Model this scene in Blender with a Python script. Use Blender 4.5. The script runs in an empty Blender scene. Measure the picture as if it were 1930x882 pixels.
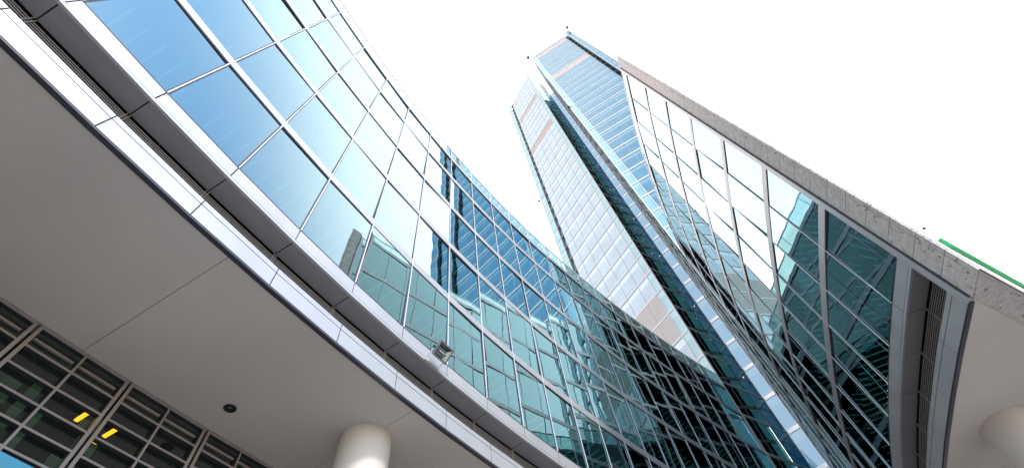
import bpy, math, random
from mathutils import Vector, Matrix
rnd = random.Random(7)
R = math.radians
scn = bpy.context.scene
COL = scn.collection
EYE = 1.6

# ------------------------------------------------------------------ camera
F_PX = 897.46
w = Vector((-106.73, 516.24, -F_PX)).normalized()        # zenith in camera space
fw = Vector((0, 0, -1))
yv = (fw - w * fw.dot(w)).normalized()
xv = yv.cross(w)
ROT = Matrix((xv, yv, w))                                 # camera -> world
cd = bpy.data.cameras.new('camera')
cd.sensor_width = 36.0
cd.lens = 36.0 * F_PX / 1930.0
cd.clip_start = 0.05
cd.clip_end = 4000
cam = bpy.data.objects.new('camera', cd)
COL.objects.link(cam)
cam.matrix_world = Matrix.Translation((0, 0, EYE)) @ ROT.to_4x4()
scn.camera = cam

# ------------------------------------------------------------------ light
SUN_AZ, SUN_EL = 140.0, 36.0
sd = bpy.data.lights.new('sun', 'SUN')
sd.energy = 2.0
sd.angle = R(6)
sd.color = (1.0, 0.94, 0.87)
sun = bpy.data.objects.new('sun', sd)
COL.objects.link(sun)
sv = Vector((math.sin(R(SUN_AZ)) * math.cos(R(SUN_EL)), math.cos(R(SUN_AZ)) * math.cos(R(SUN_EL)), math.sin(R(SUN_EL))))
sun.rotation_euler = sv.to_track_quat('Z', 'Y').to_euler()
sun.location = (30, -40, 60)

wd = bpy.data.worlds.new('World')
scn.world = wd
wd.use_nodes = True
nt = wd.node_tree
nt.nodes.clear()
N = nt.nodes.new
out = N('ShaderNodeOutputWorld')
sky = N('ShaderNodeTexSky')
sky.sky_type = 'NISHITA'
sky.sun_disc = False
sky.sun_elevation = R(SUN_EL)
sky.sun_rotation = R(SUN_AZ)
sky.air_density = 1.0
sky.dust_density = 0.6
sky.ozone_density = 0.4
bg1 = N('ShaderNodeBackground'); bg1.inputs['Strength'].default_value = 0.15
hsv = N('ShaderNodeHueSaturation'); hsv.inputs['Saturation'].default_value = 1.2; hsv.inputs['Hue'].default_value = 0.487; hsv.inputs['Value'].default_value = 1.7
nt.links.new(sky.outputs[0], hsv.inputs['Color']); nt.links.new(hsv.outputs[0], bg1.inputs['Color'])
# thin white cloud veil: covers the north and west of the sky, breaks up to the south-east
tc = N('ShaderNodeTexCoord')
dot = N('ShaderNodeVectorMath'); dot.operation = 'DOT_PRODUCT'
dot.inputs[1].default_value = (math.sin(R(140)), math.cos(R(140)), 0.0)
nt.links.new(tc.outputs['Generated'], dot.inputs[0])
cn = N('ShaderNodeTexNoise'); cn.inputs['Scale'].default_value = 2.2; cn.inputs['Detail'].default_value = 5
nt.links.new(tc.outputs['Generated'], cn.inputs['Vector'])
ad = N('ShaderNodeMath'); ad.operation = 'MULTIPLY_ADD'; ad.inputs[1].default_value = 0.08
nt.links.new(cn.outputs['Fac'], ad.inputs[0]); nt.links.new(dot.outputs['Value'], ad.inputs[2])
mr = N('ShaderNodeMapRange'); mr.interpolation_type = 'SMOOTHSTEP'
mr.inputs['From Min'].default_value = 0.23; mr.inputs['From Max'].default_value = 0.52
mr.inputs['To Min'].default_value = 1.0; mr.inputs['To Max'].default_value = 0.03
nt.links.new(ad.outputs[0], mr.inputs['Value'])
veil = N('ShaderNodeBackground')
dw = N('ShaderNodeVectorMath'); dw.operation = 'DOT_PRODUCT'
dw.inputs[1].default_value = (math.sin(R(15)), math.cos(R(15)), 0.0)
nt.links.new(tc.outputs['Generated'], dw.inputs[0])
mw = N('ShaderNodeMapRange')
mw.inputs['From Min'].default_value = -0.6; mw.inputs['From Max'].default_value = 0.6
mw.inputs['To Min'].default_value = 1.0; mw.inputs['To Max'].default_value = 1.6
nt.links.new(dw.outputs['Value'], mw.inputs['Value'])
veil.inputs['Color'].default_value = (1.0, 0.93, 0.915, 1)
nt.links.new(mw.outputs[0], veil.inputs['Strength'])
mx = N('ShaderNodeMixShader')
nt.links.new(mr.outputs[0], mx.inputs[0]); nt.links.new(bg1.outputs[0], mx.inputs[1]); nt.links.new(veil.outputs[0], mx.inputs[2])
nt.links.new(mx.outputs[0], out.inputs['Surface'])

vs = scn.view_settings
vs.view_transform = 'Standard'; vs.look = 'None'; vs.exposure = 0.8; vs.gamma = 1.0; vs.use_curve_mapping = False
scn.render.engine = 'CYCLES'
scn.cycles.max_bounces = 8
scn.cycles.glossy_bounces = 3
scn.cycles.transparent_max_bounces = 10
scn.cycles.diffuse_bounces = 4

# ------------------------------------------------------------------ helpers
class MB:
    def __init__(s):
        s.v = []; s.f = []; s.uv = []
    def quad(s, a, b, c, d, uv=((0, 0), (1, 0), (1, 1), (0, 1))):
        n = len(s.v); s.v += [tuple(a), tuple(b), tuple(c), tuple(d)]; s.f.append((n, n + 1, n + 2, n + 3)); s.uv += list(uv)
    def poly(s, pts):
        n = len(s.v); s.v += [tuple(p) for p in pts]; s.f.append(tuple(range(n, n + len(pts)))); s.uv += [(0, 0)] * len(pts)
    def hexa(s, p):   # p: 8 points, 0-3 bottom ring, 4-7 top ring
        n = len(s.v); s.v += [tuple(q) for q in p]
        for f in ((3, 2, 1, 0), (4, 5, 6, 7), (0, 1, 5, 4), (1, 2, 6, 5), (2, 3, 7, 6), (3, 0, 4, 7)):
            s.f.append(tuple(n + i for i in f)); s.uv += [(0, 0), (1, 0), (1, 1), (0, 1)]
    def box(s, c, sx, sy, sz, rz=0.0):
        M = Matrix.Rotation(rz, 3, 'Z'); c = Vector(c)
        s.hexa([c + M @ Vector((x * sx / 2, y * sy / 2, z * sz / 2)) for z in (-1, 1) for x, y in ((-1, -1), (1, -1), (1, 1), (-1, 1))])
    def obox(s, c, ax, ay, az):
        c = Vector(c); ax = Vector(ax); ay = Vector(ay); az = Vector(az)
        s.hexa([c + ax * x + ay * y + az * z for z in (-1, 1) for x, y in ((-1, -1), (1, -1), (1, 1), (-1, 1))])
    # box over the plan segment A->B, between normal offsets o0,o1 (outwards +), heights z0,z1
    def seg(s, A, B, nA, nB, o0, o1, z0, z1):
        a0 = A + nA * o0; a1 = A + nA * o1; b0 = B + nB * o0; b1 = B + nB * o1
        s.hexa([Vector((p.x, p.y, z)) for z in (z0, z1) for p in (a0, b0, b1, a1)])
    def tube(s, a, b, r0, r1=None, n=12, caps=True):
        a = Vector(a); b = Vector(b); r1 = r0 if r1 is None else r1
        d = (b - a).normalized(); u = d.orthogonal().normalized(); v = d.cross(u)
        k = len(s.v)
        for c, r in ((a, r0), (b, r1)):
            s.v += [tuple(c + (u * math.cos(2 * math.pi * i / n) + v * math.sin(2 * math.pi * i / n)) * r) for i in range(n)]
        for i in range(n):
            j = (i + 1) % n
            s.f.append((k + i, k + j, k + n + j, k + n + i)); s.uv += [(i / n, 0), ((i + 1) / n, 0), ((i + 1) / n, 1), (i / n, 1)]
        if caps:
            s.f.append(tuple(k + i for i in reversed(range(n)))); s.uv += [(0, 0)] * n
            s.f.append(tuple(k + n + i for i in range(n))); s.uv += [(0, 0)] * n
    def build(s, name, mat, parent=None, smooth=False):
        me = bpy.data.meshes.new(name)
        off = Vector((0, 0, 0))
        p = parent
        while p is not None:
            off += p.location; p = p.parent
        me.from_pydata([tuple(Vector(q) - off) for q in s.v], [], s.f)
        l = me.uv_layers.new(name='UVMap')
        for i, c in enumerate(s.uv):
            l.data[i].uv = c
        me.materials.append(mat)
        if smooth:
            for pl in me.polygons: pl.use_smooth = True
        me.update()
        o = bpy.data.objects.new(name, me)
        COL.objects.link(o)
        if parent is not None: o.parent = parent
        return o

def thing(name, label, cat, loc, group=None):
    o = bpy.data.objects.new(name, None); COL.objects.link(o); o.location = loc
    o.empty_display_size = 0.3
    o['label'] = label; o['category'] = cat
    if group: o['group'] = group
    return o
def tag(o, label, cat, group=None):
    o['label'] = label; o['category'] = cat
    if group: o['group'] = group
    return o

def proj(p):
    c = ROT.transposed() @ (Vector(p) - Vector((0, 0, EYE)))
    if c.z > -0.05: return None
    return (965 + F_PX * c.x / -c.z, 441 - F_PX * c.y / -c.z)
def quad_area(q):
    P = [proj(p) for p in q]
    if any(p is None for p in P): return 0.0
    xs = [p[0] for p in P]; ys = [p[1] for p in P]
    if max(xs) < 0 or min(xs) > 1930 or max(ys) < 0 or min(ys) > 882: return 0.0
    return abs(sum(P[i][0] * P[(i + 1) % 4][1] - P[(i + 1) % 4][0] * P[i][1] for i in range(4))) / 2

def V2(x, y): return Vector((x, y, 0))

# ------------------------------------------------------------------ materials
def new_mat(name):
    m = bpy.data.materials.new(name); m.use_nodes = True
    m.node_tree.nodes.clear()
    return m, m.node_tree.nodes, m.node_tree.links
def principled(name, col, rough=0.5, metal=0.0, var=0.0, scale=3.0, bump=0.0, bscale=40.0, spec=0.5, emis=None, es=0.0, streak=False):
    m, n, l = new_mat(name)
    o = n.new('ShaderNodeOutputMaterial'); p = n.new('ShaderNodeBsdfPrincipled')
    p.inputs['Base Color'].default_value = (*col, 1); p.inputs['Roughness'].default_value = rough
    p.inputs['Metallic'].default_value = metal; p.inputs['Specular IOR Level'].default_value = spec
    g = n.new('ShaderNodeNewGeometry')
    if var > 0:
        t = n.new('ShaderNodeTexNoise'); t.inputs['Scale'].default_value = scale; t.inputs['Detail'].default_value = 6
        if streak:
            mp = n.new('ShaderNodeMapping'); mp.inputs['Scale'].default_value = (1, 1, 0.12)
            l.new(g.outputs['Position'], mp.inputs['Vector']); l.new(mp.outputs[0], t.inputs['Vector'])
        else:
            l.new(g.outputs['Position'], t.inputs['Vector'])
        r = n.new('ShaderNodeMapRange'); r.inputs['From Min'].default_value = 0.25; r.inputs['From Max'].default_value = 0.75
        r.inputs['To Min'].default_value = 1 - var; r.inputs['To Max'].default_value = 1 + var
        l.new(t.outputs['Fac'], r.inputs['Value'])
        h = n.new('ShaderNodeHueSaturation'); h.inputs['Color'].default_value = (*col, 1)
        l.new(r.outputs[0], h.inputs['Value']); l.new(h.outputs[0], p.inputs['Base Color'])
        r2 = n.new('ShaderNodeMapRange'); r2.inputs['To Min'].default_value = max(0, rough - 0.08); r2.inputs['To Max'].default_value = min(1, rough + 0.08)
        l.new(t.outputs['Fac'], r2.inputs['Value']); l.new(r2.outputs[0], p.inputs['Roughness'])
    if bump > 0:
        t = n.new('ShaderNodeTexNoise'); t.inputs['Scale'].default_value = bscale; t.inputs['Detail'].default_value = 4
        l.new(g.outputs['Position'], t.inputs['Vector'])
        b = n.new('ShaderNodeBump'); b.inputs['Strength'].default_value = 1; b.inputs['Distance'].default_value = bump
        l.new(t.outputs['Fac'], b.inputs['Height']); l.new(b.outputs[0], p.inputs['Normal'])
    if emis:
        p.inputs['Emission Color'].default_value = (*emis, 1); p.inputs['Emission Strength'].default_value = es
    l.new(p.outputs[0], o.inputs['Surface'])
    return m

def glass_reflect(n, l, f0, bump=0.0035, bscale=0.6, fmax=0.97):
    """Fresnel factor and wavy normal of coated facade glass."""
    g = n.new('ShaderNodeNewGeometry')
    t = n.new('ShaderNodeTexNoise'); t.inputs['Scale'].default_value = bscale; t.inputs['Detail'].default_value = 1.0
    l.new(g.outputs['Position'], t.inputs['Vector'])
    b = n.new('ShaderNodeBump'); b.inputs['Strength'].default_value = 1; b.inputs['Distance'].default_value = bump
    l.new(t.outputs['Fac'], b.inputs['Height'])
    lw = n.new('ShaderNodeLayerWeight'); lw.inputs['Blend'].default_value = 0.5
    pw = n.new('ShaderNodeMath'); pw.operation = 'POWER'; pw.inputs[1].default_value = 1.5
    l.new(lw.outputs['Facing'], pw.inputs[0])
    mr = n.new('ShaderNodeMapRange'); mr.inputs['To Min'].default_value = f0; mr.inputs['To Max'].default_value = fmax
    l.new(pw.outputs[0], mr.inputs['Value'])
    return g, b, mr

def facade_glass(name, tint, refl, f0):
    m, n, l = new_mat(name)
    o = n.new('ShaderNodeOutputMaterial')
    g, b, fr = glass_reflect(n, l, f0)
    gl = n.new('ShaderNodeBsdfGlossy'); gl.inputs['Roughness'].default_value = 0.0; gl.inputs['Color'].default_value = (*refl, 1)
    l.new(b.outputs[0], gl.inputs['Normal'])
    tr = n.new('ShaderNodeBsdfTransparent'); tr.inputs['Color'].default_value = (*tint, 1)
    mx = n.new('ShaderNodeMixShader')
    l.new(fr.outputs[0], mx.inputs[0]); l.new(tr.outputs[0], mx.inputs[1]); l.new(gl.outputs[0], mx.inputs[2])
    l.new(mx.outputs[0], o.inputs['Surface'])
    return m

def tower_glass(name, deep, blind, light, refl, f0, stripes=14.0):
    """Tower pane: paler strip near the top, ribbed blinds below, reflective glass in front."""
    m, n, l = new_mat(name)
    o = n.new('ShaderNodeOutputMaterial')
    g, b, fr = glass_reflect(n, l, f0, bump=0.004, bscale=0.45, fmax=0.42)
    uv = n.new('ShaderNodeUVMap'); sp = n.new('ShaderNodeSeparateXYZ'); l.new(uv.outputs[0], sp.inputs[0])
    wv = n.new('ShaderNodeMath'); wv.operation = 'SINE'
    ml = n.new('ShaderNodeMath'); ml.operation = 'MULTIPLY'; ml.inputs[1].default_value = stripes * 6.283
    l.new(sp.outputs['X'], ml.inputs[0]); l.new(ml.outputs[0], wv.inputs[0])
    mr = n.new('ShaderNodeMapRange'); mr.inputs['From Min'].default_value = -1; l.new(wv.outputs[0], mr.inputs['Value'])
    c1 = n.new('ShaderNodeMixRGB'); c1.inputs[1].default_value = (*deep, 1); c1.inputs[2].default_value = (*blind, 1)
    l.new(mr.outputs[0], c1.inputs[0])
    # large-scale difference between rooms
    tn = n.new('ShaderNodeTexNoise'); tn.inputs['Scale'].default_value = 0.35; l.new(g.outputs['Position'], tn.inputs['Vector'])
    hs = n.new('ShaderNodeHueSaturation'); r5 = n.new('ShaderNodeMapRange'); r5.inputs['To Min'].default_value = 0.55; r5.inputs['To Max'].default_value = 1.45
    l.new(tn.outputs['Fac'], r5.inputs['Value']); l.new(r5.outputs[0], hs.inputs['Value']); l.new(c1.outputs[0], hs.inputs['Color'])
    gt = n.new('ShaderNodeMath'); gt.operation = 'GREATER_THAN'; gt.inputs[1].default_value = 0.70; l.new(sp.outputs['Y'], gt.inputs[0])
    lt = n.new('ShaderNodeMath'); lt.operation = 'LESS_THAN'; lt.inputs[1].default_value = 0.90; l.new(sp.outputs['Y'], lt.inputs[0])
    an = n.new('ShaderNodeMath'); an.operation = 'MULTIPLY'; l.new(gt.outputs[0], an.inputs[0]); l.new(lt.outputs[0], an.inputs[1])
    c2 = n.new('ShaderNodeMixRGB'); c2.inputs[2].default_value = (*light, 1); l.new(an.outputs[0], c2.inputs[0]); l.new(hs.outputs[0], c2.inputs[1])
    df = n.new('ShaderNodeBsdfDiffuse'); l.new(c2.outputs[0], df.inputs['Color'])
    gl = n.new('ShaderNodeBsdfGlossy'); gl.inputs['Roughness'].default_value = 0.0; gl.inputs['Color'].default_value = (*refl, 1)
    l.new(b.outputs[0], gl.inputs['Normal'])
    mx = n.new('ShaderNodeMixShader')
    l.new(fr.outputs[0], mx.inputs[0]); l.new(df.outputs[0], mx.inputs[1]); l.new(gl.outputs[0], mx.inputs[2])
    l.new(mx.outputs[0], o.inputs['Surface'])
    return m

M = {}
M['band'] = principled('white_aluminium', (0.45, 0.45, 0.48), 0.40, 0.45, 0.05, 1.2, bump=0.0015, bscale=1.3, streak=True)
M['band_in'] = principled('grey_soffit_panel', (0.24, 0.235, 0.25), 0.5, 0.0, 0.08, 0.8, bump=0.0006, bscale=60)
M['mullion'] = principled('dark_gasket', (0.035, 0.032, 0.045), 0.4)
M['cap'] = principled('mullion_cap_metal', (0.72, 0.72, 0.76), 0.35, 0.2, 0.04, 2.0)
M['louvre'] = principled('bronze_louvre', (0.29, 0.255, 0.24), 0.45, 0.1)
M['black'] = principled('black_void', (0.008, 0.008, 0.009), 0.8)
M['soffit'] = principled('painted_plaster_soffit', (0.54, 0.50, 0.465), 0.8, 0, 0.09, 0.3, bump=0.0006, bscale=90)
M['column'] = principled('painted_column', (0.50, 0.455, 0.425), 0.6, 0, 0.03, 1.2, bump=0.0004, bscale=80)
M['frame'] = principled('taupe_window_frame', (0.25, 0.215, 0.205), 0.4, 0.1, 0.05, 3)
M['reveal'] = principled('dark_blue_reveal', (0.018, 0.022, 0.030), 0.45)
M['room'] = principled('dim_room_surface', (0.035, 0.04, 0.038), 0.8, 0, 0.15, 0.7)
M['ceil'] = principled('office_ceiling', (0.16, 0.17, 0.17), 0.8, 0, 0.1, 0.8)
M['batten'] = principled('ceiling_batten_light', (0.8, 0.8, 0.8), 0.5, emis=(0.9, 0.97, 1.0), es=0.45)
M['curtain'] = principled('pale_curtain', (0.26, 0.31, 0.28), 0.9, 0, 0.15, 2.0)
M['greenpanel'] = principled('green_blind', (0.09, 0.14, 0.10), 0.8, 0, 0.15, 1.5)
M['spandrel'] = principled('copper_tinted_spandrel', (0.44, 0.355, 0.33), 0.45, 0.0, 0.05, 1.2)  # copper tint paled, with distance haze put into the colour
M['louvred'] = principled('pale_grille_panel', (0.52, 0.49, 0.48), 0.5, 0.0, 0.05, 1.0)
M['white'] = principled('white_coated_metal', (0.60, 0.60, 0.63), 0.4, 0.0, 0.02, 1.0)
M['wall'] = principled('pale_render', (0.78, 0.78, 0.76), 0.7, 0.0, 0.03, 0.8)
M['green'] = principled('green_sign_board', (0.0, 0.36, 0.10), 0.35, 0, 0.05, 2)
M['cyan'] = principled('light_blue_board', (0.015, 0.14, 0.23), 0.4, 0, 0.03, 2)
M['amber'] = principled('amber_tube', (1, 0.6, 0.1), 0.5, emis=(1.0, 0.40, 0.015), es=1.8)
M['warm'] = principled('warm_spot', (1, 0.9, 0.8), 0.5, emis=(1.0, 0.86, 0.70), es=0.9)
M['tmull'] = principled('haze_grey_mullion', (0.34, 0.38, 0.44), 0.5)  # tower mullions, lightened so distance haze sits in the colour
M['polished'] = principled('brushed_steel_bar', (0.60, 0.62, 0.66), 0.28, 1.0, 0.03, 2.0)
M['lampgrey'] = principled('cast_lamp_housing', (0.16, 0.16, 0.17), 0.45, 0.4, 0.08, 8)
M['lampglass'] = principled('lamp_reflector', (0.16, 0.20, 0.22), 0.15, 0.9)
M['brass'] = principled('sandy_lamp_body', (0.45, 0.34, 0.24), 0.45, 0.3)
M['dark'] = principled('dark_lamp_body', (0.05, 0.035, 0.04), 0.5)
M['rim'] = principled('black_lamp_ring', (0.012, 0.014, 0.014), 0.6)
M['ground'] = principled('granite_paving', (0.26, 0.25, 0.24), 0.75, 0, 0.12, 0.4, bump=0.001, bscale=30)
M['glass'] = facade_glass('teal_facade_glass', (0.02, 0.13, 0.13), (0.62, 0.88, 0.94), 0.20)
M['glassR'] = facade_glass('teal_facade_glass_right', (0.02, 0.13, 0.13), (0.62, 0.88, 0.94), 0.20)  # glass of the right block, same colours as the left
M['rail'] = facade_glass('balustrade_glass', (0.80, 0.93, 0.92), (0.9, 1, 1), 0.10)
M['clear'] = facade_glass('clear_window_glass', (0.55, 0.68, 0.60), (0.9, 1, 1), 0.05)
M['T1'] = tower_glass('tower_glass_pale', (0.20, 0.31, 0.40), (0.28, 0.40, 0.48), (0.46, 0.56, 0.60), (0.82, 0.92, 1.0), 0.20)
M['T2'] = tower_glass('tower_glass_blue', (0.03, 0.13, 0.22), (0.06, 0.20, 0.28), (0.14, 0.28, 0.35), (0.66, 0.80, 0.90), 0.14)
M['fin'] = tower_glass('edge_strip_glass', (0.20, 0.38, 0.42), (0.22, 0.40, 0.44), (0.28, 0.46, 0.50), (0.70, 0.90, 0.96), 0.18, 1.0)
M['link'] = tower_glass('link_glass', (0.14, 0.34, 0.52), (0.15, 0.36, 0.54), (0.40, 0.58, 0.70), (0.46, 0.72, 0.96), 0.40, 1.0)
M['shadeglass'] = facade_glass('slot_shaded_side_glass', (0.03, 0.10, 0.10), (0.60, 0.85, 0.85), 0.08)  # facade glass copy, shade of the slot put in by weaker, darker reflection
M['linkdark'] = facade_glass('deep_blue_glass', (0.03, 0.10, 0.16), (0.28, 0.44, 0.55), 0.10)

def stone_mat():
    m, n, l = new_mat('grey_lava_stone')
    o = n.new('ShaderNodeOutputMaterial'); p = n.new('ShaderNodeBsdfPrincipled'); p.inputs['Roughness'].default_value = 0.75
    g = n.new('ShaderNodeNewGeometry')
    t = n.new('ShaderNodeTexNoise'); t.inputs['Scale'].default_value = 5; t.inputs['Detail'].default_value = 9; t.inputs['Roughness'].default_value = 0.7
    l.new(g.outputs['Position'], t.inputs['Vector'])
    cr = n.new('ShaderNodeValToRGB'); e = cr.color_ramp.elements
    e[0].position = 0.3; e[0].color = (0.34, 0.31, 0.30, 1); e[1].position = 0.75; e[1].color = (0.60, 0.565, 0.555, 1)
    l.new(t.outputs['Fac'], cr.inputs[0])
    # dark gas pockets
    v = n.new('ShaderNodeTexVoronoi'); v.inputs['Scale'].default_value = 8.0
    dn = n.new('ShaderNodeTexNoise'); dn.inputs['Scale'].default_value = 9
    l.new(g.outputs['Position'], dn.inputs['Vector'])
    mv = n.new('ShaderNodeMixRGB'); mv.inputs[0].default_value = 0.10
    l.new(g.outputs['Position'], mv.inputs[1]); l.new(dn.outputs['Color'], mv.inputs[2]); l.new(mv.outputs[0], v.inputs['Vector'])
    sc = n.new('ShaderNodeSeparateColor'); l.new(v.outputs['Color'], sc.inputs[0])
    th = n.new('ShaderNodeMapRange'); th.inputs['From Min'].default_value = 0.55; th.inputs['From Max'].default_value = 1.0; th.inputs['To Min'].default_value = 0.0; th.inputs['To Max'].default_value = 0.38
    l.new(sc.outputs[0], th.inputs['Value'])
    lt = n.new('ShaderNodeMath'); lt.operation = 'LESS_THAN'; l.new(v.outputs['Distance'], lt.inputs[0]); l.new(th.outputs[0], lt.inputs[1])
    mx = n.new('ShaderNodeMixRGB'); mx.inputs[2].default_value = (0.20, 0.185, 0.185, 1); l.new(lt.outputs[0], mx.inputs[0]); l.new(cr.outputs[0], mx.inputs[1])
    l.new(mx.outputs[0], p.inputs['Base Color'])
    b = n.new('ShaderNodeBump'); b.inputs['Distance'].default_value = 0.004; l.new(t.outputs['Fac'], b.inputs['Height']); l.new(b.outputs[0], p.inputs['Normal'])
    l.new(p.outputs[0], o.inputs['Surface'])
    return m
M['stone'] = stone_mat()

# ------------------------------------------------------------------ plan
cL = V2(70.39, -24.43); rL = 81.5
cR = V2(98.78, -2.50); rR = 87.84
H = lambda z: z + EYE                       # heights were measured from the eye
Z_SOFFIT, Z_FT, Z_UB, Z_G0 = H(9.0), H(9.68), H(10.90), H(11.5)
def radL(i):
    return rL + (0.0 if i < 11 else 1.64 * ((i - 11) / 11.4) ** 2.0)
def pL(i, off=0.0):                          # off > 0 : towards the street
    t = 0.2965 + 0.0258 * i; r = radL(i) - off
    return V2(cL.x - r * math.cos(t), cL.y + r * math.sin(t))
def pR(s, off=0.0):
    t = s / rR; r = rR + 0.035 * max(0, s - 33) / 1.0 + off
    return V2(cR.x - r * math.cos(t), cR.y + r * math.sin(t))
def nL(i):
    t = 0.2965 + 0.0258 * i; return V2(math.cos(t), -math.sin(t))
def nR(s):
    t = s / rR; return V2(-math.cos(t), math.sin(t))
K1 = 43.0 * V2(math.sin(R(23.5)), math.cos(R(23.5)))
K2 = 34.7 * V2(math.sin(R(29.6)), math.cos(R(29.6)))
S1 = 48.8 * V2(math.sin(R(26.7)), math.cos(R(26.7)))
S2 = 48.6 * V2(math.sin(R(28.22)), math.cos(R(28.22)))
IL = list(range(-9, 22)) + [22.4]
SR = [12.89] + [15.03 + 2.16 * k for k in range(0, 9)]      # low building of the right side
SR[-1] = 33.39

def seg_wall(mb, P, Nn, o0, o1, z0, z1, gap=0.0):
    for i in range(len(P) - 1):
        A, B = P[i], P[i + 1]
        d = (B - A).normalized() * gap
        mb.seg(A + d, B - d, Nn[i], Nn[i + 1], o0, o1, z0, z1)

def panes(root, name, mat, rects, tilt=0.008, nmax=100, pname='window_pane'):
    """rects: (A, B, n, z0, z1).  The 100 that show largest become parts, the rest one part."""
    L = []
    for (A, B, nn, z0, z1) in rects:
        ta = rnd.gauss(0, tilt); tb = rnd.gauss(0, tilt)
        h = (z1 - z0) / 2; wd_ = (B - A).length / 2
        q = []
        for (P, z, su, sw) in ((A, z0, -1, -1), (B, z0, 1, -1), (B, z1, 1, 1), (A, z1, -1, 1)):
            p = P + nn * (su * ta * wd_ + sw * tb * h - 0.012)
            q.append(Vector((p.x, p.y, z)))
        L.append((quad_area(q), q))
    L.sort(key=lambda a: -a[0])
    for k, (a, q) in enumerate(L[:nmax]):
        mb = MB(); mb.quad(*q); mb.build(pname, mat, root)
    if len(L) > nmax:
        mb = MB()
        for a, q in L[nmax:]: mb.quad(*q)
        o = mb.build(pname, mat, root); o['kind'] = 'stuff'

def vertical(mbd, mbc, P, n, z0, z1, wdark=0.09, wcap=0.024, proj_=0.040):
    t = Vector((-n.y, n.x, 0))
    mbd.seg(P - t * wdark / 2, P + t * wdark / 2, n, n, -0.10, 0.012, z0, z1)
    mbc.seg(P - t * wcap / 2, P + t * wcap / 2, n, n, 0.0125, proj_, z0, z1)

# ------------------------------------------------------------------ setting
g = MB(); g.quad((-1500, -1500, 0), (1500, -1500, 0), (1500, 1500, 0), (-1500, 1500, 0))
go = g.build('ground', M['ground']); go['kind'] = 'structure'

def lower_parts(root, P, Nn, joints):
    """lower fascia, louvres, underside panel, upper fascia below the glazing"""
    n = len(P)
    # upper fascia: wide panel and a thin drip strip below a dark line
    f = MB(); seg_wall(f, P, Nn, -0.25, 0.02, Z_UB + 0.122, Z_G0 - 0.03, 0.014); f.build('upper_fascia', M['band'], root)
    f = MB(); seg_wall(f, P, Nn, -0.05, 0.026, Z_UB, Z_UB + 0.10, 0.0); f.build('drip_edge', M['band'], root)
    f = MB(); seg_wall(f, P, Nn, -0.55, -0.03, Z_UB + 0.02, Z_G0 + 0.02, 0.0); f.build('fascia_core', M['black'], root)
    # underside panels, joints between them
    f = MB(); seg_wall(f, P, Nn, -0.62, -0.055, Z_UB + 0.003, Z_UB + 0.018, 0.014); f.build('underside_panel', M['band_in'], root)
    # recess with louvres
    f = MB(); seg_wall(f, P, Nn, -1.0, -0.80, Z_SOFFIT + 0.07, Z_UB + 0.3, 0.0); f.build('recess_back', M['black'], root)
    f = MB()
    for k in range(15):
        z = Z_FT + 0.03 + k * 0.075
        seg_wall(f, P, Nn, -0.63, -0.612, z, z + 0.026, 0.0)
    f.build('louvre_blades', M['louvre'], root)
    for p, nn in list(zip(P, Nn)):
        t = Vector((-nn.y, nn.x, 0)); f = MB()
        for s in (-1, 1):
            f.seg(p + t * (s * 0.03 - 0.008), p + t * (s * 0.03 + 0.008), nn, nn, -0.610, -0.585, Z_FT - 0.1, Z_UB - 0.02)
        f.build('louvre_bracket', M['louvre'], root)
    # lower fascia
    f = MB(); seg_wall(f, P, Nn, -0.35, 0.02, Z_SOFFIT + 0.05, Z_FT - 0.178, 0.013)
    f.build('lower_fascia', M['band'], root)
    f = MB(); seg_wall(f, P, Nn, -0.45, 0.02, Z_FT - 0.155, Z_FT, 0.012); f.build('fascia_lip', M['band'], root)
    f = MB(); seg_wall(f, P, Nn, -0.60, 0.0, Z_SOFFIT + 0.06, Z_FT - 0.01, 0.0); f.build('lower_fascia_core', M['black'], root)
    f = MB(); seg_wall(f, P, Nn, -0.10, 0.02, Z_SOFFIT - 0.02, Z_SOFFIT + 0.045, 0.0); f.build('soffit_shadow_gap', M['mullion'], root)  # dark strip drawn as the shadow gap along the soffit edge

def offset(P, Nn, o): return [p + n * o for p, n in zip(P, Nn)]

def interior(root, P, Nn, levels, ztop, depth=4.2, inward_clip=None):
    f = MB(); b = MB(); w_ = MB()
    for z in levels + [ztop]:
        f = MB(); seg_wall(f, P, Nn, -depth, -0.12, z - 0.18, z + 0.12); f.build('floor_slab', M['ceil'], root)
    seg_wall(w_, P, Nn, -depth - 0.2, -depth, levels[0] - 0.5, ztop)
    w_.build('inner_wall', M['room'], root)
    for z in levels[1:] + [ztop]:
        for i in range(len(P) - 1):
            for u in (0.2, 0.45, 0.70, 0.95):
                A = P[i].lerp(P[i + 1], u); nn = Nn[i].lerp(Nn[i + 1], u).normalized(); t = Vector((-nn.y, nn.x, 0))
                b.seg(A - t * 0.02, A + t * 0.02, nn, nn, -2.6, -1.1, z - 0.235, z - 0.185)
    b.build('ceiling_light_strip', M['batten'], root)
    c = MB()
    for k in range(len(levels)):
        z0 = levels[k]; z1 = (levels + [ztop])[k + 1]
        for i in range(len(P) - 1):
            if rnd.random() < 0.55:
                a = rnd.uniform(0.0, 0.6); e = min(1.0, a + rnd.uniform(0.08, 0.45))
                m = 7
                for q in range(m):
                    u0 = a + (e - a) * q / m; u1 = a + (e - a) * (q + 1) / m
                    A = P[i].lerp(P[i + 1], u0); B = P[i].lerp(P[i + 1], u1); nn = Nn[i]
                    A = A - nn * (0.40 + 0.05 * (q % 2)); B = B - nn * (0.40 + 0.05 * ((q + 1) % 2))
                    c.quad((A.x, A.y, z0 + 0.15), (B.x, B.y, z0 + 0.15), (B.x, B.y, z1 - 0.2), (A.x, A.y, z1 - 0.2))
    c.build('curtains', M['curtain'], root)

LEV = [H(15.1 + 4 * k) for k in range(0, 40)]

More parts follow.
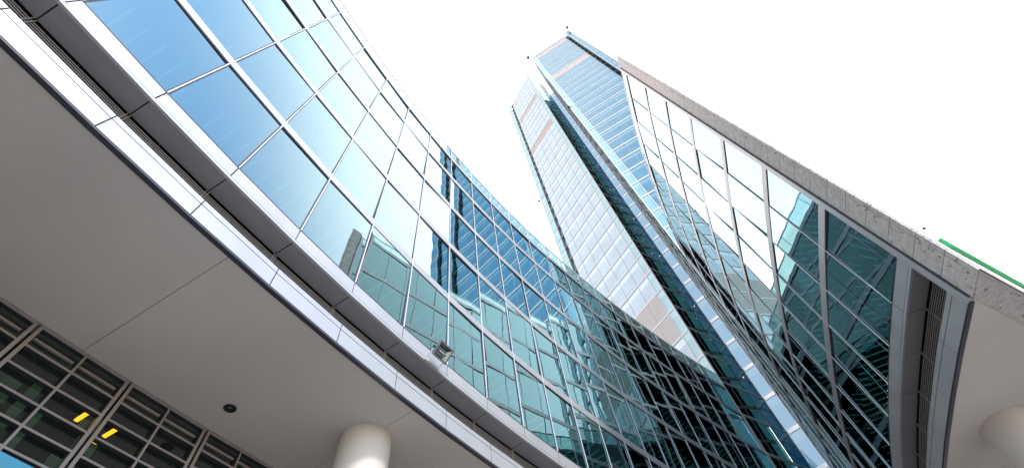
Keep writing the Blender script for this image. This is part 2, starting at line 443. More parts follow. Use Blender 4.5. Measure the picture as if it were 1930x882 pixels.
# ------------------------------------------------------------------ left curved building
bl = thing('curved_office_building', 'low curved glass block on the left with white bands and a wide grey soffit', 'building', (pL(6).x - 3, pL(6).y, 0))
P = [pL(i) for i in IL]; Nn = [nL(i) for i in IL]
lower_parts(bl, P, Nn, None)
levels_L = LEV[:4]; Z_ROOF_L = H(30.15)
for z in levels_L:
    f = MB(); seg_wall(f, P, Nn, -0.12, 0.035, z - 0.19, z + 0.19, 0.004); f.build('floor_band', M['band'], bl)
for z in levels_L + [Z_ROOF_L]:
    f = MB(); seg_wall(f, P, Nn, -0.10, 0.010, z - 0.235, z + 0.235); f.build('gasket_line', M['mullion'], bl)
f = MB(); seg_wall(f, P, Nn, -0.10, 0.010, Z_G0 - 0.04, Z_G0 + 0.04); f.build('gasket_line', M['mullion'], bl)
f = MB(); seg_wall(f, P, Nn, -0.6, 0.05, Z_ROOF_L - 0.19, Z_ROOF_L + 0.19, 0.004); f.build('roof_band', M['band'], bl)
for p, nn in zip(P, Nn):
    a, b = MB(), MB(); vertical(a, b, p, nn, Z_G0, Z_ROOF_L + 0.2)
    mo = a.build('mullion', M['mullion'], bl); b.build('mullion_cap', M['cap'], mo)
rects = []
zz = [Z_G0] + levels_L + [Z_ROOF_L]
for k in range(5):
    for i in range(len(P) - 1):
        rects.append((P[i], P[i + 1], Nn[i], zz[k] + (0.04 if k == 0 else 0.2), zz[k + 1] - 0.2))
panes(bl, 'L', M['glass'], rects)
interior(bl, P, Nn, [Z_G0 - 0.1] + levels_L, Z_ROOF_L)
# roof balustrade
Pp = P
f = MB(); seg_wall(f, Pp, Nn, 0.02, 0.03, Z_ROOF_L + 0.25, H(31.70), 0.03); f.build('balustrade_glass', M['rail'], bl)
f = MB(); seg_wall(f, Pp, Nn, 0.0, 0.06, H(31.72), H(31.84)); f.build('balustrade_rail', M['cap'], bl)
f = MB()
for p, nn in zip(Pp, Nn):
    t = Vector((-nn.y, nn.x, 0))
    f.seg(p - t * 0.025, p + t * 0.025, nn, nn, -0.02, 0.045, Z_ROOF_L + 0.2, H(31.8))
f.build('balustrade_post', M['cap'], bl)
# soffit with panel joints
RW = 4.5
def plL(s_ang, r): return V2(cL.x - r * math.cos(s_ang), cL.y + r * math.sin(s_ang))
angs = [0.2965 + 0.0258 * i for i in range(-12, 26)]
def seam_of(px, py):
    return math.atan2(py - cL.y, -(px - cL.x))
s1 = seam_of(-5.99, 4.46); s2 = seam_of(-3.56, 10.05)
step = (s2 - s1)
edges = sorted([s1 + step * k for k in range(-4, 7)])
f = MB()
for a0, a1 in zip(edges[:-1], edges[1:]):
    m = 10; g_ = 0.006 / 83
    for q in range(m):
        b0 = a0 + g_ + (a1 - a0 - 2 * g_) * q / m; b1 = a0 + g_ + (a1 - a0 - 2 * g_) * (q + 1) / m
        ps = [plL(b0, rL + 0.09), plL(b1, rL + 0.09), plL(b1, rL + RW + 0.5), plL(b0, rL + RW + 0.5)]
        f.hexa([Vector((p.x, p.y, z)) for z in (Z_SOFFIT, Z_SOFFIT + 0.03) for p in ps])
f.build('soffit', M['soffit'], bl)
f = MB()
for a0, a1 in zip(angs[:-1], angs[1:]):
    ps = [plL(a0, rL + 0.1), plL(a1, rL + 0.1), plL(a1, rL + RW + 0.5), plL(a0, rL + RW + 0.5)]
    f.hexa([Vector((p.x, p.y, z)) for z in (Z_SOFFIT + 0.036, Z_SOFFIT + 0.05) for p in ps])
f.build('soffit_backing', M['black'], bl)
# column under the soffit
def column(root, c, r):
    m = MB(); m.tube((c[0], c[1], 0), (c[0], c[1], Z_SOFFIT - 0.002), r, n=96, caps=False)
    o = m.build('column', M['column'], root, smooth=True)
    b = MB(); b.tube((c[0], c[1], 0), (c[0], c[1], 0.12), r + 0.03, n=96); b.build('column_base', M['frame'], o)
column(bl, (-5.14, 10.83), 0.70)
column(bl, tuple(plL(0.2965 - 0.0258 * 2.5, rL + 1.7).xy), 0.70)
column(bl, tuple(plL(0.2965 + 0.0258 * 12.6, rL + 1.7).xy), 0.70)

# ground floor window wall under the soffit
rw = 86.0
def wallpt(s, r=rw):
    t = s / rw; return plL(t, r)
def wn(s):
    t = s / rw; return V2(math.cos(t), -math.sin(t))
thick = [30.13 + 2.20 * k for k in range(-5, 9)]
TR = 0.455
ztop_w = Z_SOFFIT - 0.012
# transom heights
tz = [ztop_w - 0.08 - TR * k for k in range(0, 19)]
for a0, a1 in zip(thick[:-1], thick[1:]):
    fr = MB(); rv = MB(); lo = a0 + 0.028; hi = a1 - 0.028
    def bar(sa, sb, z0, z1, d0=-0.15, d1=0.0):
        A, B = wallpt(sa), wallpt(sb); n_ = wn((sa + sb) / 2)
        fr.seg(A, B, n_, n_, -0.02, d1, z0, z1)
        rv.seg(A, B, n_, n_, d0, -0.0205, z0, z1)
    bar(lo, lo + 0.075, 0, ztop_w); bar(hi - 0.075, hi, 0, ztop_w)
    mid = (a0 + a1) / 2
    bar(mid - 0.025, mid + 0.025, 0, ztop_w - 0.08)
    bar(lo + 0.075, hi - 0.075, ztop_w - 0.08, ztop_w)
    for z in tz[1:]:
        bar(lo + 0.075, mid - 0.025, z - 0.045, z); bar(mid + 0.025, hi - 0.075, z - 0.045, z)
    fo = fr.build('window', M['frame'], bl)
    rv.build('reveal', M['reveal'], fo)
    for (sa, sb) in ((lo + 0.075, mid - 0.025), (mid + 0.025, hi - 0.075)):
        # air grille slat in the top light
        A, B = wallpt(sa + 0.03), wallpt(sb - 0.06); n_ = wn((sa + sb) / 2); sl = MB()
        sl.seg(A, B, n_, n_, -0.14, -0.08, tz[0] - 0.24, tz[0] - 0.19)
        sl.build('grille_slat', M['frame'], fo)
        A, B = wallpt(sa), wallpt(sb)
        q = MB(); A -= n_ * 0.16; B -= n_ * 0.16
        q.quad((A.x, A.y, 0.1), (B.x, B.y, 0.1), (B.x, B.y, tz[0]), (A.x, A.y, tz[0])); q.build('pane', M['clear'], fo)
# room behind the windows
f = MB()
for a0, a1 in zip(thick[:-1], thick[1:]):
    A, B = wallpt(a0), wallpt(a1); n0 = wn(a0); n1 = wn(a1)
    f.seg(A, B, n0, n1, -5.2, -5.0, 0, Z_SOFFIT + 0.3)
    f.seg(A, B, n0, n1, -5.2, -0.40, Z_SOFFIT - 0.35, Z_SOFFIT + 0.3)
    f.seg(A, B, n0, n1, -5.0, -0.36, 4.2, 4.45)
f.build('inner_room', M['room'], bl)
f = MB()
for sa, sb, z0, z1 in ((32.15, 32.6, 7.85, 8.3), (32.3, 32.75, 7.3, 7.75), (32.1, 32.6, 6.6, 7.2), (30.3, 30.8, 7.6, 8.1), (30.95, 31.15, 7.2, 8.4), (31.3, 31.5, 6.9, 7.9)):
    A, B = wallpt(sa), wallpt(sb); n_ = wn(sa)
    f.seg(A, B, n_, n_, -0.60, -0.56, H(z0), H(z1))
f.build('inner_blind', M['greenpanel'], bl)

# ------------------------------------------------------------------ right curved building
br = thing('curved_office_building', 'curved glass office block on the right ending in a grey stone fin', 'building', (pR(20).x + 4, pR(20).y, 0))
P = [pR(s) for s in SR]; Nn = [nR(s) for s in SR]
lower_parts(br, P, Nn, None)
levels_R = LEV[:7][:6]; Z_ROOF_R = H(39.55)
for z in levels_R:
    f = MB(); seg_wall(f, P, Nn, -0.12, 0.035, z - 0.19, z + 0.19, 0.004); f.build('floor_band', M['band'], br)
for z in levels_R + [Z_ROOF_R]:
    f = MB(); seg_wall(f, P, Nn, -0.10, 0.010, z - 0.235, z + 0.235); f.build('gasket_line', M['mullion'], br)
f = MB(); seg_wall(f, P, Nn, -0.10, 0.010, Z_G0 - 0.04, Z_G0 + 0.04); f.build('gasket_line', M['mullion'], br)
f = MB(); seg_wall(f, P, Nn, -0.6, 0.05, Z_ROOF_R - 0.19, Z_ROOF_R + 0.19, 0.004); f.build('roof_band', M['band'], br)
for p, nn in list(zip(P, Nn))[1:]:
    a, b = MB(), MB(); vertical(a, b, p, nn, Z_G0, Z_ROOF_R + 0.2, 0.055, 0.024, 0.038)
    mo = a.build('mullion', M['mullion'], br); b.build('mullion_cap', M['cap'], mo)
rects = []
zz = [Z_G0] + levels_R + [Z_ROOF_R]
for k in range(len(zz) - 1):
    for i in range(len(P) - 1):
        rects.append((P[i], P[i + 1], Nn[i], zz[k] + (0.04 if k == 0 else 0.2), zz[k + 1] - 0.2))
panes(br, 'R', M['glassR'], rects)
NI = []
for sx, nn in zip(SR, Nn):
    u = min(1.0, max(0.0, (sx - 12.89) / 8.0)); NI.append((V2(-0.80, -0.60) * (1 - u) + nn * u).normalized())
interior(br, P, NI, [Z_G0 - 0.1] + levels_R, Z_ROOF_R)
f = MB(); seg_wall(f, P, Nn, 0.02, 0.03, Z_ROOF_R + 0.25, H(40.55), 0.03); f.build('balustrade_glass', M['rail'], br)
f = MB(); seg_wall(f, P, Nn, 0.0, 0.06, H(40.57), H(40.68)); f.build('balustrade_rail', M['cap'], br)
f = MB()
for p, nn in zip(P, Nn):
    t = Vector((-nn.y, nn.x, 0)); f.seg(p - t * 0.025, p + t * 0.025, nn, nn, -0.02, 0.045, Z_ROOF_R + 0.2, H(40.6))
f.build('balustrade_post', M['cap'], br)
# end frame and stone fin
e0 = V2(11.88, 10.34); tang = (pR(12.95) - pR(12.89)).normalized(); n0 = nR(12.89)
f = MB()
f.seg(e0 - tang * 0.16, e0 + tang * 0.06, n0, n0, -0.25, 0.09, Z_SOFFIT + 0.02, H(40.7))
f.build('corner_frame', M['band'], br)
f = MB(); f.seg(e0 - tang * 0.20, e0 - tang * 0.17, n0, n0, -0.3, 0.06, Z_SOFFIT + 0.05, H(40.7)); f.build('corner_reveal', M['mullion'], br)
dfin = V2(0.80, 0.60); fi = e0 - tang * 0.20; fo_ = V2(11.70, 9.18)
tf = (fo_ - fi).normalized(); wfin = (fo_ - fi).length; nf = V2(tf.y, -tf.x)
if nf.dot(n0) < 0: nf = -nf
z0 = Z_SOFFIT - 0.02; zt = H(41.25)
f = MB()
npan = 33; ph = (zt - z0) / npan
for k in range(npan):
    for (u0, u1) in ((0.0, 0.80), (0.815, 1.0)):
        A = fi.lerp(fo_, u0); B = fi.lerp(fo_, u1)
        f.hexa([Vector((p.x, p.y, z)) for z in (z0 + k * ph + 0.010, z0 + (k + 1) * ph - 0.010) for p in (A, B, B - nf * 0.05, A - nf * 0.05)])
# underside of the fin
for k in range(14):
    a = 0.06 + k * 1.02; b = a + 1.01
    for (u0, u1) in ((0.0, 0.87), (0.877, 1.0)):
        A = fi.lerp(fo_, u0); B = fi.lerp(fo_, u1)
        f.hexa([Vector((p.x, p.y, z)) for z in (z0, z0 + 0.04) for p in (A + dfin * a, B + dfin * a, B + dfin * b, A + dfin * b)])
f.build('stone_cladding', M['stone'], br)
f = MB()
A = fi; B = fo_ ; ins = nf * -0.045
f.hexa([Vector((p.x, p.y, z)) for z in (z0 + 0.045, zt - 0.01) for p in (A + ins, B + ins, B + dfin * 14.3, A + dfin * 14.3)])
f.build('end_wall_core', M['mullion'], br)
# pale outer face of the end wall
nout = V2(0.6, -0.8)
f = MB()
for k in range(13):
    a = 0.10 + k * 1.1; b = a + 1.09
    f.hexa([Vector((p.x, p.y, z)) for z in (z0 + 0.05, zt - 0.1) for p in (fo_ + dfin * a + nout * 0.005, fo_ + dfin * b + nout * 0.005, fo_ + dfin * b + nout * 0.06, fo_ + dfin * a + nout * 0.06)])
f.build('end_wall_panels', M['wall'], br)
# right soffit
f = MB(); bk = MB()
sedge = [8.9 + 1.0]   # placeholder start, real edges below
def plR(s, off):
    t = s / rR; r = rR - off; return V2(cR.x - r * math.cos(t), cR.y + r * math.sin(t))
seamR = math.atan2(16.52 - cR.y, -(12.96 - cR.x)) * rR
def clip_soffit(s, off):
    """keep the soffit behind the end wall (line through fi along dfin)"""
    p = plR(s, off)
    return p
sv_list = [seamR + 6.0 * k for k in range(-1, 5)]
start = fi + dfin * 0.0
# soffit ring between end wall line and the building line, as strips of constant s beyond the corner
def wedge(s0, s1, z, mb, th=0.03, o0=0.09, o1=16.0):
    m = 8
    for q in range(m):
        a = s0 + (s1 - s0) * q / m; b = s0 + (s1 - s0) * (q + 1) / m
        def sk(s, o):
            u = min(1.0, max(0.0, (s - 13.0) / 9.0)); d = (V2(0.80, 0.60) * (1 - u) - nR(s) * u).normalized()
            return plR(s, 0.0) + d * o
        ps = [sk(a, o0), sk(b, o0), sk(b, o1), sk(a, o1)]
        mb.hexa([Vector((p.x, p.y, zz_)) for zz_ in (z, z + th) for p in ps])
def flat(mb, pts, z, th):
    n_ = len(pts)
    mb.poly([Vector((p.x, p.y, z)) for p in pts][::-1]); mb.poly([Vector((p.x, p.y, z + th)) for p in pts])
    for i in range(n_):
        a, b = pts[i], pts[(i + 1) % n_]
        mb.quad((a.x, a.y, z), (b.x, b.y, z), (b.x, b.y, z + th), (a.x, a.y, z + th))
def arc(s0, s1, o=0.09, m=14): return [plR(s0 + (s1 - s0) * q / m, o) for q in range(m + 1)]
X = fi + dfin * 8.7
def panelsR(mb, z, th, g_):
    sA, sB, sC = seamR, seamR + 8.6, seamR + 17.2
    flat(mb, [fi + dfin * 0.05 + nout * 0.03] + arc(13.0, sA - g_) + [X + V2(0, -g_ * 1.2) + nout * 0.03], z, th)
    Q1 = plR(sB - g_, 17); flat(mb, arc(sA + g_, sB - g_) + [Q1, X + dfin * 12 + nout * 0.03, X + V2(0, g_ * 1.2) + nout * 0.03], z, th)
    flat(mb, arc(sB + g_, sC - g_) + [plR(sC - g_, 17), plR(sB + g_, 17)], z, th)
    flat(mb, arc(sC + g_, 47.0) + [plR(47.0, 17), plR(sC + g_, 17)], z, th)
panelsR(f, Z_SOFFIT, 0.03, 0.006)
f.build('soffit', M['soffit'], br)
f = MB(); panelsR(f, Z_SOFFIT + 0.036, 0.02, 0.0); f.build('soffit_backing', M['black'], br)
f = MB(); seg_wall(f, [pR(s) for s in (33.4, 38, 43, 47.8)], [nR(s) for s in (33.4, 38, 43, 47.8)], -1.2, -1.1, 0, Z_SOFFIT + 1); f.build('ground_floor_wall', M['room'], br)
column(br, (14.95, 16.4), 0.79)
column(br, tuple(plR(seamR + 12.5, 1.75).xy), 0.79)
f = MB()
Pq = [plR(s, 9.0) for s in range(19, 48, 2)]; Nq = [nR(s) for s in range(19, 48, 2)]
seg_wall(f, Pq, Nq, -0.2, 0.0, 0, Z_SOFFIT - 0.005); f.build('recessed_wall', M['wall'], br)

# ------------------------------------------------------------------ towers
def uv_dir(deg): return V2(math.cos(R(deg)), math.sin(R(deg)))
def front(root, K, u, nn, xs, z_list, bands, mat, zb, zt_, top_main):
    """main front glazing between xs[0] and xs[-1] (distance from K along u)"""
    Pm = [K + u * x for x in xs]
    rects = []
    for a, b in zip(z_list[:-1], z_list[1:]):
        isb = any(lo - 0.3 <= a and b <= hi + 0.3 for lo, hi in bands)
        if isb:
            sp = MB()
            for A, B in zip(Pm[:-1], Pm[1:]): sp.seg(A, B, nn, nn, -0.1, -0.02, a, b)
            sp.build('spandrel_panel', M['spandrel'], root); continue
        for A, B in zip(Pm[:-1], Pm[1:]): rects.append((A, B, nn, a, b))
    panes(root, 'F', mat, rects, tilt=0.004)
    for z in z_list:
        f = MB(); f.seg(Pm[0], Pm[-1], nn, nn, -0.1, 0.05, z - 0.16, z + 0.16); f.build('floor_band', M['white'], root)
    for p in Pm[1:-1]:
        t = u
        f = MB(); f.seg(p - t * 0.03, p + t * 0.03, nn, nn, -0.06, 0.015, z_list[0], z_list[-1]); f.build('mullion', M['tmull'], root)
    c = MB(); c.seg(Pm[0] + u * 0.0, Pm[-1], nn, nn, -0.9, -0.12, z_list[0] - 20, z_list[-1] + 0.1); c.build('front_core', M['mullion'], root)

def strip(root, A, B, nn, z_list, mat, name='edge_strip', wv=0.10, bandh=0.16, fmat='white'):
    """ladder of square panes with white frame"""
    rects = [(A, B, nn, a, b) for a, b in zip(z_list[:-1], z_list[1:])]
    t = (B - A).normalized()
    f = MB()
    for p in (A, B):
        s = 1 if p is A else -1
        f.seg(p, p + t * wv * s, nn, nn, -0.12, 0.06, z_list[0], z_list[-1])
    for z in z_list:
        f.seg(A + t * (wv + 0.002), B - t * (wv + 0.002), nn, nn, -0.12, 0.05, z - bandh, z + bandh)
    so = f.build(name, M[fmat], root)
    m = MB()
    for (A_, B_, n_, a, b) in rects:
        d = rnd.gauss(0, 0.004); e = rnd.gauss(0, 0.004)
        pa = A_ + n_ * d; pb = B_ - n_ * d
        m.quad((pa.x, pa.y, a), (pb.x, pb.y, a), (pb.x + n_.x * e, pb.y + n_.y * e, b), (pa.x + n_.x * e, pa.y + n_.y * e, b))
    m.build('strip_glass', mat, so)

# --- tower 1 (behind the left block)
t1 = thing('office_tower', 'pale shorter-looking skyscraper behind the left block, left of the dark slot', 'tower', (K1.x, K1.y + 6, 0))
k1 = 43.0 / 44.0
u1 = uv_dir(180 - 49.4); n1 = V2(-math.sin(R(49.4)), -math.cos(R(49.4)))
zf1 = [H(k1 * (43.6 + 4.0 * k)) for k in range(-6, 34)]
xs1 = [k1 * x for x in (1.15, 3.05, 5.45, 7.75, 10.1, 11.75)]
top1 = H(k1 * 177.2)
z_main = [z for z in zf1 if z < H(k1 * 176)] + [top1]
bands1 = [(H(k1 * 151.6), H(k1 * 155.6)), (H(k1 * 123.6), H(k1 * 127.6))]
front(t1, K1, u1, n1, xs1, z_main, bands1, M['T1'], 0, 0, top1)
# pale grille panels at plant floors
f = MB()
for a, b in zip(zf1[:-1], zf1[1:]):
    if H(k1 * 39.4) <= a and b <= H(k1 * 47.8):
        for x0, x1 in zip(xs1[:-1], xs1[1:]):
            f.seg(K1 + u1 * (x0 + 0.04), K1 + u1 * (x1 - 0.04), n1, n1, -0.01, 0.02, a + 0.22, b - 0.22)
            for q in range(18):
                z = a + 0.28 + q * (b - a - 0.55) / 18
                f.seg(K1 + u1 * (x0 + 0.06), K1 + u1 * (x1 - 0.06), n1, n1, 0.0205, 0.04, z, z + 0.07)
f.build('grille_panel', M['louvred'], t1)
fl = [z for z in zf1] + [H(k1 * 180.2)]
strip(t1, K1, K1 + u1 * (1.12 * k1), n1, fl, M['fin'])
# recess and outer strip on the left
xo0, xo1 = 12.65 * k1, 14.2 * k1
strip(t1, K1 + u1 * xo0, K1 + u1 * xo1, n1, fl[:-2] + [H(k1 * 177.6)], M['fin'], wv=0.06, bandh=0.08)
f = MB(); A = K1 + u1 * (11.78 * k1); B = K1 + u1 * (12.63 * k1)
f.seg(A, B, n1, n1, -0.6, -0.45, zf1[0], top1 - 0.5); f.build('recess_panel', M['T2'], t1)
for z in z_main:
    f = MB(); f.seg(A, B, n1, n1, -0.44, 0.03, z - 0.10, z + 0.10); f.build('recess_rung', M['frame'], t1)
# tower body behind
f = MB()
back = -n1 * 16
Q = [K1 + u1 * 0.15 - n1 * 0.95, K1 + u1 * (13.6 * k1) - n1 * 0.95, K1 + u1 * (13.6 * k1) - n1 * 17, K1 + u1 * 0.15 - n1 * 0.95 + (S1 - K1) * 0.9]
f.hexa([Vector((p.x, p.y, z)) for z in (H(30), H(k1 * 176.5)) for p in Q]); f.build('tower_core', M['mullion'], t1)

# --- side walls of the towers: continue the curve of the low blocks
def side(root, P, Nn, zlo, zhi, mat, lv, cap=True, topmat=None, zsplit=None):
    rects = []
    L2 = [z for z in lv if zlo + 0.5 < z < zhi - 0.8]
    zs = [zlo] + L2 + [zhi]
    for a, b in zip(zs[:-1], zs[1:]):
        for i in range(len(P) - 1):
            rects.append((P[i], P[i + 1], Nn[i], a + 0.15, b - 0.15))
    panes(root, 'S', mat, rects, tilt=0.003, pname='side_window_pane')
    f = MB(); seg_wall(f, P, Nn, -1.6, -1.5, 0, zhi - 0.2); f.build('inner_wall', M['room'], root)
    for z in L2:
        f = MB(); seg_wall(f, P, Nn, -0.12, 0.035, z - 0.16, z + 0.16, 0.004); f.build('side_floor_band', M['band'], root)
    for p, nn in list(zip(P, Nn))[:-1]:
        a, b = MB(), MB(); vertical(a, b, p, nn, zlo, zhi, 0.07, 0.024, 0.04)
        mo = a.build('side_mullion', M['mullion'], root); b.build('mullion_cap', M['cap'], mo)

ALL = [H(15.1 + 4 * k) for k in range(-1, 43)]
dS = (S1 - K1).normalized(); nS = V2(dS.y, -dS.x)
if nS.dot(V2(1, -1)) < 0: nS = -nS
mid1 = K1 + (S1 - K1) * 0.56
side(t1, [K1 + dS * 0.1, mid1], [nS, nS], Z_SOFFIT, H(k1 * 180), M['shadeglass'], ALL)

f = MB(); f.seg(mid1, S1, nS, nS, -1.6, -1.5, 0, H(158)); f.build('inner_wall', M['room'], t1)
# --- tower 2
t2 = thing('office_tower', 'blue glass skyscraper right of the dark slot, partly hidden by the stone-edged block', 'tower', (K2.x + 6, K2.y + 4, 0))
u2 = uv_dir(-21.5); n2 = V2(-math.sin(R(21.5)), -math.cos(R(21.5)))
zf2 = [H(93.6 + 4.0 * k) for k in range(-16, 15)] + [H(153.4)]
xs2 = [1.20, 3.2, 5.45, 7.65, 9.8, 11.75]
top2 = H(155.2)
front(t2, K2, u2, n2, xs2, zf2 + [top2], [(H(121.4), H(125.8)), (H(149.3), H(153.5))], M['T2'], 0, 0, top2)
fl2 = [z for z in zf2] + [H(157.0)]
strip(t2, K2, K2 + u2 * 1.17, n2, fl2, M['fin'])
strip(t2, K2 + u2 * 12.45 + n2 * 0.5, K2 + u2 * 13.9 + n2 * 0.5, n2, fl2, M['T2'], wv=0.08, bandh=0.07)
f = MB(); A = K2 + u2 * 11.77; B = K2 + u2 * 12.43
f.seg(A, B, n2, n2, -1.2, -1.0, zf2[0], top2 - 0.3); f.build('recess_panel', M['T2'], t2)
for z in zf2:
    f = MB(); f.seg(A, B, n2, n2, -0.99, 0.03, z - 0.07, z + 0.07); f.build('recess_rung', M['frame'], t2)
f = MB()
Q = [K2 + u2 * 0.3 - n2 * 0.95, K2 + u2 * 13.6 - n2 * 0.95, K2 + u2 * 13.6 - n2 * 15, S2 + u2 * 2.0]
f.hexa([Vector((p.x, p.y, z)) for z in (H(38), H(154.5)) for p in Q]); f.build('tower_core', M['mullion'], t2)
f = MB(); f.seg(K2 + u2 * 12.5, K2 + u2 * 13.85, n2, n2, -14, 0.45, H(36), H(156.6)); f.build('edge_wall', M['T2'], t2)
s_side = [33.4 + 2.05 * k for k in range(0, 8)]
P2 = [pR(s) for s in s_side]; P2[0] = K2 + V2(0.02, 0.05)
side(t2, P2, [nR(s) for s in s_side], Z_SOFFIT, H(156.0), M['shadeglass'], ALL)

# --- glazed link that closes the gap between the towers
lk = thing('glazed_link', 'narrow light blue glass link closing the slot between the two skyscrapers', 'link building', ((S1.x + S2.x) / 2, (S1.y + S2.y) / 2 + 3, 0))
nk = V2(-(S2 - S1).normalized().y, (S2 - S1).normalized().x)
if nk.y > 0: nk = -nk
zl = [z for z in ALL if z < H(156)] + [H(158.3)]
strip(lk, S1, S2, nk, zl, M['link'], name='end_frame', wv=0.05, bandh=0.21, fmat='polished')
zl2 = zl
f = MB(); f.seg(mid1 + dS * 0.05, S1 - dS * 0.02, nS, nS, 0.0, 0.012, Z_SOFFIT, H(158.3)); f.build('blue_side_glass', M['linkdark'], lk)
f = MB()
for z in zl: f.seg(mid1 + dS * 0.05, S1, nS, nS, -0.1, 0.05, z - 0.10, z + 0.10)
f.build('side_bar', M['band'], lk)
f = MB(); f.seg(S1 - nk * 4, S2 - nk * 4, nk, nk, -0.2, 0, Z_SOFFIT, H(158.2)); f.build('link_back', M['link'], lk)
for k, z in enumerate([z for z in zl if H(20) < z < H(110)]):
    if k < 24:
        p = S1.lerp(S2, 0.5) + nk * 0.10
        m = MB(); q = S2 + nk * 0.12
        m.tube((q.x, q.y, z - 1.75), (q.x, q.y, z - 1.68), 0.05, n=10); m.build('spot_light', M['warm'], lk)
        if k % 3 == 0:
            q = mid1 + dS * 1.5 + nS * 0.06
            m = MB(); m.tube((q.x, q.y, z - 1.6), (q.x, q.y, z - 1.5), 0.04, n=10); m.build('spot_light', M['warm'], lk)

# ------------------------------------------------------------------ small things
def ray(px, py):
    return ROT @ Vector(((px - 965) / F_PX, (441 - py) / F_PX, -1))

# floodlight on the left fascia
fb = pL(5.62, 0.03); fbp = Vector((fb.x, fb.y, Z_UB + 0.06)); fn = nL(5.62); ft = Vector((-fn.y, fn.x, 0))
fld = thing('floodlight', 'small grey floodlight clamped to the white fascia of the left curved block', 'lamp', fbp)
m = MB(); m.obox(fbp + fn * 0.02, ft * 0.20, fn * 0.015, Vector((0, 0, 0.02)))
for s in (-1, 1):
    m.tube(fbp + fn * 0.02 + ft * 0.20 * s, fbp + fn * 0.26 + ft * 0.20 * s + Vector((0, 0, 0.10)), 0.012, n=8)
    m.tube(fbp + fn * 0.02 + ft * 0.14 * s, fbp + fn * 0.02 + ft * 0.14 * s + Vector((0, 0, -0.05)), 0.012, n=8)
m.build('bracket', M['cap'], fld)
ax = ft; out_ = (fn * 0.75 + Vector((0, 0, -0.66))).normalized(); upv = ax.cross(out_).normalized()
if upv.z < 0: upv = -upv
c0 = fbp + fn * 0.27 + Vector((0, 0, 0.14))
m = MB()
def ring(c, hw, hh): return [c + ax * x * hw + upv * y * hh for x, y in ((-1, -1), (1, -1), (1, 1), (-1, 1))]
r0 = ring(c0 - out_ * 0.10, 0.09, 0.07); r1 = ring(c0 - out_ * 0.04, 0.16, 0.13); r2 = ring(c0 + out_ * 0.07, 0.20, 0.17); r3 = ring(c0 + out_ * 0.09, 0.20, 0.17); r4 = ring(c0 + out_ * 0.088, 0.165, 0.135); r5 = ring(c0 + out_ * 0.0, 0.10, 0.08)
for a, b in ((r0, r1), (r1, r2), (r2, r3), (r3, r4)):
    for i in range(4):
        j = (i + 1) % 4; m.quad(a[i], a[j], b[j], b[i])
m.quad(*r0[::-1])
m.build('housing', M['lampgrey'], fld)
m = MB()
for i in range(4):
    j = (i + 1) % 4; m.quad(r4[i], r4[j], r5[j], r5[i])
m.quad(*r5)
m.build('reflector', M['lampglass'], fld)
m = MB(); m.tube(c0 + out_ * 0.03 - ax * 0.09, c0 + out_ * 0.03 + ax * 0.09, 0.016, n=10); m.build('lamp_tube', M['white'], fld)
m = MB()
for s in (-1, 1): m.tube(c0 + ax * 0.20 * s, c0 + ax * 0.235 * s, 0.03, n=12)
m.build('hinge_knob', M['rim'], fld)

fld.scale = (1.5, 1.5, 1.5)
# recessed downlight
dl = thing('downlight', 'round black-rimmed downlight recessed in the grey soffit left of the column', 'lamp', (-7.93, 8.63, Z_SOFFIT))
c = Vector((-7.93, 8.63, Z_SOFFIT))
m = MB(); k = 40
def circ(r, z): return [Vector((c.x + r * math.cos(2 * math.pi * i / k), c.y + r * math.sin(2 * math.pi * i / k), z)) for i in range(k)]
ra, rb, rc_ = circ(0.16, Z_SOFFIT - 0.001), circ(0.16, Z_SOFFIT - 0.014), circ(0.10, Z_SOFFIT - 0.010)
for a, b in ((ra, rb), (rb, rc_)):
    for i in range(k):
        j = (i + 1) % k; m.quad(a[i], a[j], b[j], b[i])
m.build('rim', M['rim'], dl)
m = MB(); rd = circ(0.099, Z_SOFFIT - 0.009); m.poly(rd); m.build('dark_cup', M['black'], dl)
m = MB(); m.tube((c.x - 0.01, c.y + 0.01, Z_SOFFIT - 0.0085), (c.x - 0.01, c.y + 0.01, Z_SOFFIT - 0.022), 0.055, 0.045, n=20); m.build('lens', M['lampglass'], dl)

# small spotlights on the towers
def mini_spot(label, p, d, s, mat, group='small spotlights on the tower edges', thick_=1.0):
    p = Vector(p); d = Vector(d).normalized()
    t = thing('spotlight', label, 'lamp', p, group)
    m = MB(); m.tube(p - d * 0.1, p + d * 0.55 * s, 0.05 * s, n=8); m.build('arm', mat, t)
    e = p + d * 0.55 * s
    m = MB(); m.tube(e - Vector((0, 0, 0.25)) * s, e + Vector((0, 0, 0.10)) * s, 0.30 * s, 0.20 * s, n=14); m.tube(e + Vector((0, 0, 0.10)) * s, e + Vector((0, 0, 0.28)) * s, 0.20 * s, 0.10 * s, n=14)
    m.build('lamp_head', mat, t)
    m = MB(); m.tube(e - Vector((0, 0, 0.27)) * s, e - Vector((0, 0, 0.251)) * s, 0.26 * s, n=14); m.build('lens', M['lampglass'], t)
p = K2 + n2 * 0.1; mini_spot('dark spotlight at the top left corner of the blue skyscraper', (p.x, p.y, H(157.2)), -u2 * 0.9 + n2 * 0.3, 1.6, M['dark'])
p = K2 + u2 * 13.7 + n2 * 0.6; mini_spot('dark spotlight at the top right corner of the blue skyscraper', (p.x, p.y, H(157.2)), u2 * 0.3 + n2 * 0.9, 1.6, M['dark'])
p = K2 + u2 * 0.35 + n2 * 0.06; mini_spot('sandy double spotlight halfway up the left edge of the blue skyscraper', (p.x, p.y, H(97.5)), -u2 * 0.9 + n2 * 0.35, 1.0, M['brass'])
p = K1 + u1 * 13.9; mini_spot('sandy spotlight on the far left edge of the pale skyscraper', (p.x, p.y, H(98.0)), u1 * 0.95 + n1 * 0.3, 1.0, M['brass'])

